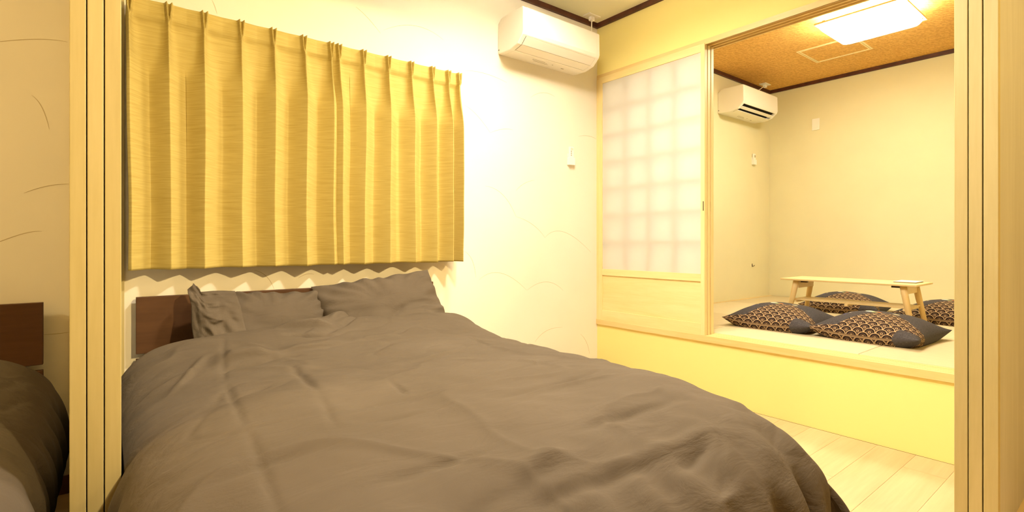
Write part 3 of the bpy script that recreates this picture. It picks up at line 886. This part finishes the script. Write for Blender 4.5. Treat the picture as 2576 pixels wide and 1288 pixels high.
def make_duvet(label):
    NU, NV = 300, 420
    pw = 5.0
    th = np.linspace(0, 1, 4000)
    xi = th
    zz = (1 - np.minimum(xi, 1) ** pw) ** (1 / pw)
    half = resample(np.stack([xi * 0.80, zz * 0.46], 1), NU // 2 + 1)
    XI = np.concatenate((-half[::-1, 0], half[1:, 0])) / 0.80
    S = np.concatenate((half[::-1, 1], half[1:, 1])) / 0.46
    # lengthwise: from head (y=2.36) to the foot, then down
    ye, yh, yf = 1.10, 2.36, 0.515
    pf = 4.0
    eta = np.linspace(0, 1, 4000)
    zt = (1 - eta ** pf) ** (1 / pf)
    cur = [(yh, 1.0)] + [(ye - (ye - yf) * a_, b_) for a_, b_ in zip(eta, zt)]
    cur = resample(np.array(cur) * (1.0, 0.46), NV)
    Yv, T = cur[:, 0], cur[:, 1] / 0.46
    ET = np.clip((ye - Yv) / (ye - yf), 0, 1)
    XIg, Yg = np.meshgrid(XI, Yv)
    Sg, Tg = np.meshgrid(S, T)
    Eg = np.repeat(ET[:, None], len(XI), 1)
    axi = np.abs(XIg)
    c_ = 0.05
    X = 0.80 + 0.80 * XIg * (1 - c_ * Eg ** 4)
    Y = Yg + (0.045 * axi ** 5) * Eg
    top = 0.575 + 0.085 * np.exp(-((Yg - 2.42) / 0.36) ** 2) + 0.012 * np.exp(-((Yg - 1.3) / 0.5) ** 2) - 0.03 * np.clip((1.0 - Yg) / 0.5, 0, 1)
    low = 0.13
    Z = low + (top - low) * Sg * Tg
    # side hang narrows a little at the very bottom and sways
    side = np.clip((0.75 - Sg) / 0.75, 0, 1)
    foot = np.clip((0.75 - Tg) / 0.75, 0, 1)
    out = np.zeros_like(X)
    n_s = np.vectorize(lambda a, b: noise.noise(Vector((a, b, 0.3))))
    swell = n_s(XIg * 1.6 + 3, Yg * 2.0)
    mid = n_s(XIg * 4.0 + 9, Yg * 6.5 + XIg * 1.5)
    fine = n_s(XIg * 9.0 + 1, Yg * 17.0 + XIg * 5.0)
    flat = np.clip(Sg * Tg, 0, 1) ** 2
    rg1 = np.clip(1 - 7.0 * np.abs(n_s(XIg * 2.2 + 4, Yg * 3.4 + XIg * 1.8)), 0, 1)
    rg2 = np.clip(1 - 6.0 * np.abs(n_s(XIg * 3.6 + 14, Yg * 6.0 - XIg * 1.0)), 0, 1)
    msk = np.clip(n_s(XIg * 1.3 + 30, Yg * 1.6) * 2 + 0.4, 0, 1)
    disp = 0.012 * swell + (0.008 * mid + 0.0040 * fine) + 0.0075 * rg1 ** 2 * msk - 0.005 * rg2 ** 2 * (1 - msk)
    for pa, pb, dp, wd, kind in CREASE:
        a_, b_ = ground(*pa, 0.585), ground(*pb, 0.585)
        d_, sd, fd = seg_dist(X, Y, a_, b_)
        if kind == 0:
            disp = disp + 1.7 * dp * np.exp(-(d_ / wd) ** 2) * fd * flat
        else:
            disp = disp + dp * np.where(sd > 0, np.exp(-(d_ / wd) ** 2), np.exp(-(d_ / (wd * 0.16)) ** 2)) * fd * flat
    # hanging folds on the sides: slanted ridges
    ph = Yg * 2 * math.pi / 0.17 + 3.5 * n_s(XIg * 0.5, Yg * 2.2) + Z * 9.0
    sidefold = np.clip(side * 1.6, 0, 1) * (0.023 * np.sin(ph) + 0.011 * np.sin(ph * 2.1 + 1.0))
    ph2 = X * 2 * math.pi / 0.16 + 3.0 * n_s(X * 2.0, Z * 1.0) + 4 * axi ** 4
    footfold = np.clip(foot * 1.6, 0, 1) * (0.034 * np.sin(ph2) + 0.014 * np.sin(ph2 * 1.9))
    corner = np.clip(axi - 0.6, 0, 1) * np.clip(Eg - 0.55, 0, 1) * 6.0
    cf = np.clip(corner, 0, 1.3) * 0.034 * np.sin(np.arctan2(Eg, axi) * 34 + 2.0 * mid)
    shoulder = np.clip(1 - np.abs(Sg * Tg - 0.86) / 0.16, 0, 1)
    X = X + np.sign(XIg) * (sidefold * (1 - 0.6 * side ** 2) - 0.012 * side - 0.045 * side ** 3) + np.sign(XIg) * cf * 0.7
    Y = Y - footfold - cf * 0.7
    Z = Z + disp * (0.35 + 0.65 * flat) + shoulder * (0.009 * np.sin(ph) * np.clip(side * 8 + 0.25, 0, 1) + 0.010 * np.sin(ph2) * np.clip(Eg * 2 - 0.8, 0, 1)) + cf * 0.4
    # head edge: turned down behind the roll, pulled towards the pillows
    hd_ = np.clip((Yg - 2.22) / 0.14, 0, 1)
    Z = Z - 0.028 * hd_ ** 3 + 0.008 * np.sin(X * 9 + 1.0) * hd_
    Y = Y - 0.06 * np.clip((0.55 - X) / 0.55, 0, 1) * hd_ - 0.03 * np.sin(X * 6.0) * hd_
    # left flank kept behind the door stack's edge, hem uneven
    X = np.maximum(X, np.where(Y > 1.49, 0.034, -0.012))
    nu = len(XI)
    V = np.stack([X, Y, Z], 2).reshape(-1, 3)
    F = []
    for j in range(NV - 1):
        for i in range(nu - 1):
            a_ = j * nu + i
            F.append((a_, a_ + nu, a_ + nu + 1, a_ + 1))
    o = mk('duvet', V, F, M['duvet'], None, True, org=(0.797, 1.4, 0.13))
    sd = o.modifiers.new('thick', 'SOLIDIFY')
    sd.thickness = 0.02
    sd.offset = -1
    return tag(o, label, 'duvet', 'matching brown duvets')


duv1 = make_duvet('brown cotton duvet spread over the large bed under the curtain')


# pillows
def pillow_mesh(name, W, D, T, seed, par, mat, flat_back=0.6):
    n, k = 70, 50
    V, F = [], []
    idx = {}

    def pos(s, t, sg):
        e_ = max(0.0, 1 - abs(s) ** 2.6) ** 0.55 * max(0.0, 1 - abs(t) ** 2.4) ** 0.55
        x = s * W / 2 * (1 - 0.05 * (1 - t * t) * abs(s) ** 3)
        y = t * D / 2 * (1 - 0.06 * (1 - s * s) * abs(t) ** 3)
        z = sg * T / 2 * e_ * (1.0 if sg > 0 else flat_back)
        edge = (1 - e_)
        wr = noise.noise(Vector((s * 3.0 + seed, t * 3.0, sg * 2.0))) * 0.016 * min(1, e_ * 3)
        ang = math.atan2(t, s)
        rad = math.sin(ang * 22 + 3 * noise.noise(Vector((s * 2, t * 2, seed)))) * 0.008 * max(0, min(1, edge * 2.2)) * min(1, e_ * 5)
        cr = -0.018 * math.exp(-((t * 0.9 + 0.35 - s * 0.55 + 0.15 * math.sin(s * 4 + seed)) / 0.05) ** 2) * min(1, e_ * 2)
        cr += -0.012 * math.exp(-((t + 0.1 + s * 0.25) / 0.04) ** 2) * min(1, e_ * 2) * (1 if s > 0.1 else 0.3)
        return (x, y, z + wr + rad + (cr if sg > 0 else 0))
    for sg in (1, -1):
        for j in range(k + 1):
            for i in range(n + 1):
                s, t = math.sin((i / n - 0.5) * math.pi), math.sin((j / k - 0.5) * math.pi)
                if sg < 0 and (i in (0, n) or j in (0, k)):
                    idx[(sg, i, j)] = idx[(1, i, j)]
                    continue
                idx[(sg, i, j)] = len(V)
                V.append(pos(s, t, sg))
    for sg in (1, -1):
        for j in range(k):
            for i in range(n):
                q_ = [idx[(sg, i, j)], idx[(sg, i + 1, j)], idx[(sg, i + 1, j + 1)], idx[(sg, i, j + 1)]]
                F.append(tuple(q_ if sg > 0 else q_[::-1]))
    me = bpy.data.meshes.new(name)
    me.from_pydata(V, [], F)
    me.polygons.foreach_set('use_smooth', [True] * len(me.polygons))
    me.materials.append(mat)
    o = bpy.data.objects.new(name, me)
    COL.objects.link(o)
    o.parent = par
    return o


def pillow(center, rx, ry, rz, W, D, T, seed, label):
    e = empty('pillow', center, label, 'pillow', 'brown pillows on the large bed')
    e.rotation_euler = (math.radians(rx), math.radians(ry), math.radians(rz))
    pillow_mesh('cover', W, D, T, seed, e, M['duvet'])
    return e


pl1 = pillow((0.60, 2.475, 0.590), 50, 3, 2, 0.56, 0.44, 0.15, 1.3, 'brown pillow with a crumpled open end beside the bare headboard')
pl2 = pillow((1.125, 2.450, 0.628), 50, -6, -3, 0.64, 0.46, 0.17, 4.1, 'brown pillow tilted over the headboard corner in front of the outlet')

# open end of the pillow case: a crumpled flap with one corner standing up
CG = np.array([
    [(0.272, 2.36, 0.590), (0.300, 2.33, 0.590), (0.340, 2.31, 0.590), (0.390, 2.30, 0.590), (0.455, 2.31, 0.600)],
    [(0.268, 2.41, 0.660), (0.295, 2.37, 0.655), (0.335, 2.37, 0.660), (0.390, 2.36, 0.660), (0.450, 2.375, 0.665)],
    [(0.272, 2.45, 0.735), (0.295, 2.40, 0.715), (0.335, 2.40, 0.705), (0.390, 2.40, 0.720), (0.445, 2.40, 0.720)],
    [(0.264, 2.48, 0.782), (0.292, 2.46, 0.765), (0.318, 2.45, 0.745), (0.380, 2.45, 0.758), (0.440, 2.465, 0.762)],
    [(0.264, 2.50, 0.796), (0.288, 2.51, 0.819), (0.312, 2.51, 0.783), (0.375, 2.51, 0.784), (0.445, 2.53, 0.776)]])
NA, NB = 32, 40
V, F = [], []
for j in range(NB + 1):
    fv = j / NB * 4
    kv = min(3, int(fv))
    rv = fv - kv
    for i in range(NA + 1):
        fu = i / NA * 4
        ku = min(3, int(fu))
        ru = fu - ku
        p = (CG[kv, ku] * (1 - ru) + CG[kv, ku + 1] * ru) * (1 - rv) + (CG[kv + 1, ku] * (1 - ru) + CG[kv + 1, ku + 1] * ru) * rv
        w_ = math.sin(math.pi * i / NA)
        fold = 0.024 * noise.noise(Vector((fu * 0.8, fv * 1.6 + fu * 0.9, 5.0))) + 0.010 * noise.noise(Vector((fu * 2, fv * 3.5 + fu * 1.5, 1.0)))
        V.append((p[0], p[1] + fold * (0.25 + w_), p[2] + 0.3 * fold * w_ * (1 - j / NB)))
for j in range(NB):
    for i in range(NA):
        q_ = j * (NA + 1) + i
        F.append((q_, q_ + 1, q_ + NA + 2, q_ + NA + 1))
flap = mk('case_flap', V, F, M['duvet'], None, True, org=(0.36, 2.44, 0.6))
sd = flap.modifiers.new('thick', 'SOLIDIFY')
sd.thickness = 0.004
bpy.context.view_layer.update()
flap.parent = pl1
flap.matrix_parent_inverse = pl1.matrix_world.inverted()

# neighbouring bed: the same bed and duvet, one room over
bed2 = copy_tree(bed1, None, (-1.685, 0, 0))
tag(bed2, 'matching bed with brown headboard on the other side of the stacked doors, under no window', 'bed', 'pair of matching beds')
duv2 = copy_tree(duv1, None, (-1.705, 0, 0))
tag(duv2, 'dark shaded brown duvet on the neighbouring bed behind the stacked doors', 'duvet', 'matching brown duvets')

# ------------------------------------------------------------------ low table
tx0, tx1, ty0, ty1, tzt = 4.100, 4.485, 0.974, 1.828, 0.7145
e = empty('low_table', ((tx0 + tx1) / 2, (ty0 + ty1) / 2, TZ), 'pale wood low folding table with slatted shelf on the tatami', 'table')
box('tabletop', tx0, tx1, ty0, ty1, tzt - 0.013, tzt, M['table'], e, 0.003)
for sx, sy in ((0, 0), (0, 1), (1, 0), (1, 1)):
    xt_ = tx0 + 0.055 if sx == 0 else tx1 - 0.055
    xb_ = tx0 + 0.035 if sx == 0 else tx1 - 0.035
    yt_ = ty0 + 0.085 if sy == 0 else ty1 - 0.095
    yb_ = ty0 + 0.030 if sy == 0 else ty1 - 0.040
    tube('leg', [(xb_, yb_, TZ), (xb_ + (xt_ - xb_) * 0.7, yb_ + (yt_ - yb_) * 0.7, TZ + 0.20), (xt_, yt_, tzt - 0.014)], [0.0135, 0.0195, 0.020], M['table_v'], e, 16)
for yy in (ty0 + 0.072, ty1 - 0.112):
    box('apron', tx0 + 0.055, tx1 - 0.055, yy, yy + 0.028, tzt - 0.072, tzt - 0.013, M['table'], e, 0.002)
for yy in (ty0 + 0.112, ty1 - 0.165):
    for b_ in [(tx0 + 0.075, tx0 + 0.095, yy, yy + 0.045, tzt - 0.030, tzt - 0.013), (tx1 - 0.095, tx1 - 0.075, yy, yy + 0.045, tzt - 0.030, tzt - 0.013)]:
        box('folding_hinge', *b_, M['steel'], e)
sh0, sh1 = ty0 + 0.055, ty1 - 0.065
for k in range(3):
    xa = tx0 + 0.075 + k * 0.082
    box('shelf_slat', xa, xa + 0.074, sh0, sh1, 0.548, 0.558, M['table'], e, 0.002)
for yy in (sh0 + 0.010, (sh0 + sh1) / 2 - 0.012, sh1 - 0.034):
    box('shelf_cleat', tx0 + 0.050, tx1 - 0.050, yy, yy + 0.022, 0.534, 0.548, M['table'], e, 0.001)

bk = empty('booklet', (4.36, 1.08, tzt), 'thin white booklet lying on the end of the low table', 'booklet')
box('cover', 4.255, 4.455, 1.015, 1.145, tzt + 0.006, tzt + 0.008, M['paper_sheet'], bk)
box('pages', 4.260, 4.452, 1.020, 1.142, tzt, tzt + 0.006, M['grey'], bk)

# ------------------------------------------------------------------ floor cushions
def pip(x, y, poly):
    ins = False
    n = len(poly)
    for i in range(n):
        (xa, ya), (xb, yb) = poly[i], poly[(i + 1) % n]
        if (ya > y) != (yb > y) and x < (xb - xa) * (y - ya) / (yb - ya) + xa:
            ins = not ins
    return ins


def cushion_mesh():
    n = 110
    W = 0.57
    T = 0.165
    V, F, UVs, mask, mot = [], [], [], [], []
    idx = {}
    # print area in (s,t): s along the edge towards the door stack, t from the near edge to the far edge
    poly = [(-1.1, -1.1), (0.52, -1.1), (0.64, -0.80), (0.92, -0.76), (1.1, -0.74), (1.1, -0.50), (0.80, -0.40), (0.54, -0.22), (0.26, -0.12), (0.04, -0.20), (-0.15, -0.40), (-0.31, -0.64), (-0.46, -0.88), (-1.1, -0.94)]
    blobs = [(-0.12, -0.10, 0.055, (0.80, 0.78, 0.66)), (-0.03, -0.13, 0.040, (0.34, 0.40, 0.16)), (0.05, -0.09, 0.032, (0.75, 0.25, 0.05)), (0.34, -0.04, 0.045, (0.60, 0.48, 0.28)), (-0.52, -0.36, 0.026, (0.10, 0.10, 0.32)), (-0.44, -0.26, 0.024, (0.60, 0.50, 0.38)), (-0.3, 0.05, 0.035, (0.5, 0.35, 0.2))]

    def pos(s, t, sg):
        e_ = max(0.0, 1 - abs(s) ** 2.2) ** 0.62 * max(0.0, 1 - abs(t) ** 2.2) ** 0.62
        x = t * W / 2 * (1 - 0.07 * (1 - s * s) * t * t)
        y = -s * W / 2 * (1 - 0.07 * (1 - t * t) * s * s)
        zs = 0.042 + 0.018 * (s * s * t * t)
        wr = noise.noise(Vector((s * 2.5, t * 2.5, sg))) * 0.008 * e_
        if sg > 0:
            z = zs + (T - 0.045) * e_ + wr
        else:
            z = max(0.0, zs - 0.115 * e_ ** 0.8)
        return (x, y, z)
    tt = np.linspace(0, 1, 400)
    cx = np.array([pos(0.0, t_, 1) for t_ in tt])
    cl_ = np.concatenate(([0], np.cumsum(np.linalg.norm(np.diff(cx, axis=0), axis=1))))

    def arc(a_, sg):
        v_ = float(np.interp(a_, tt, cl_))
        return v_ if sg > 0 else 2 * float(cl_[-1]) - v_
    for sg in (1, -1):
        for j in range(n + 1):
            for i in range(n + 1):
                s = math.sin((i / n - 0.5) * math.pi) * 0.55 + (2 * i / n - 1) * 0.45
                t = math.sin((j / n - 0.5) * math.pi) * 0.55 + (2 * j / n - 1) * 0.45
                if sg < 0 and (i in (0, n) or j in (0, n)):
                    idx[(sg, i, j)] = idx[(1, i, j)]
                    continue
                idx[(sg, i, j)] = len(V)
                V.append(pos(s, t, sg))
                UVs.append(tuple(0.5 + math.copysign(arc(abs(c_), sg), c_) / W for c_ in (s, t)))
                mask.append(1.0 if pip(s, t, poly) else 0.0)
                c = (0, 0, 0, 0)
                if sg > 0:
                    for bx_, by_, br, bc in blobs:
                        dd_ = math.hypot((s - bx_) / 1.7, s * 0 + (t - by_)) / br
                        if dd_ < 1:
                            c = (*bc, 1.0)
                mot.append(c)
    for sg in (1, -1):
        for j in range(n):
            for i in range(n):
                q_ = [idx[(sg, i, j)], idx[(sg, i + 1, j)], idx[(sg, i + 1, j + 1)], idx[(sg, i, j + 1)]]
                F.append(tuple(q_[::-1] if sg < 0 else q_))
    # orientation check: x grows with t, y falls with s
    me = bpy.data.meshes.new('floor_cushion')
    me.from_pydata(V, [], F)
    me.polygons.foreach_set('use_smooth', [True] * len(me.polygons))
    ul = me.uv_layers.new(name='UVMap')
    li = np.zeros(len(me.loops), int)
    me.loops.foreach_get('vertex_index', li)
    ul.data.foreach_set('uv', np.array(UVs)[li].ravel())
    a_ = me.attributes.new('print_mask', 'FLOAT', 'POINT')
    a_.data.foreach_set('value', np.array(mask))
    a_ = me.attributes.new('motif', 'FLOAT_COLOR', 'POINT')
    a_.data.foreach_set('color', np.array(mot, float).ravel())
    me.materials.append(M['cushion'])
    return me


cme = cushion_mesh()
CUS = [(3.70, 1.645, 2, 'charcoal floor cushion with wave print on the tatami next to the parked shoji'),
       (3.705, 1.070, -3, 'charcoal floor cushion with wave print by the sill at the booklet end of the table'),
       (4.965, 1.665, 3, 'charcoal floor cushion with wave print behind the table shelf, towards the far corner'),
       (4.88, 0.945, -8, 'charcoal floor cushion with wave print on the far side of the table beyond the booklet')]
for cx_, cy_, rz, lab in CUS:
    o = bpy.data.objects.new('floor_cushion', cme)
    COL.objects.link(o)
    o.location = (cx_, cy_, TZ)
    o.rotation_euler = (0, 0, math.radians(rz))
    tag(o, lab, 'cushion', 'floor cushions around the low table')
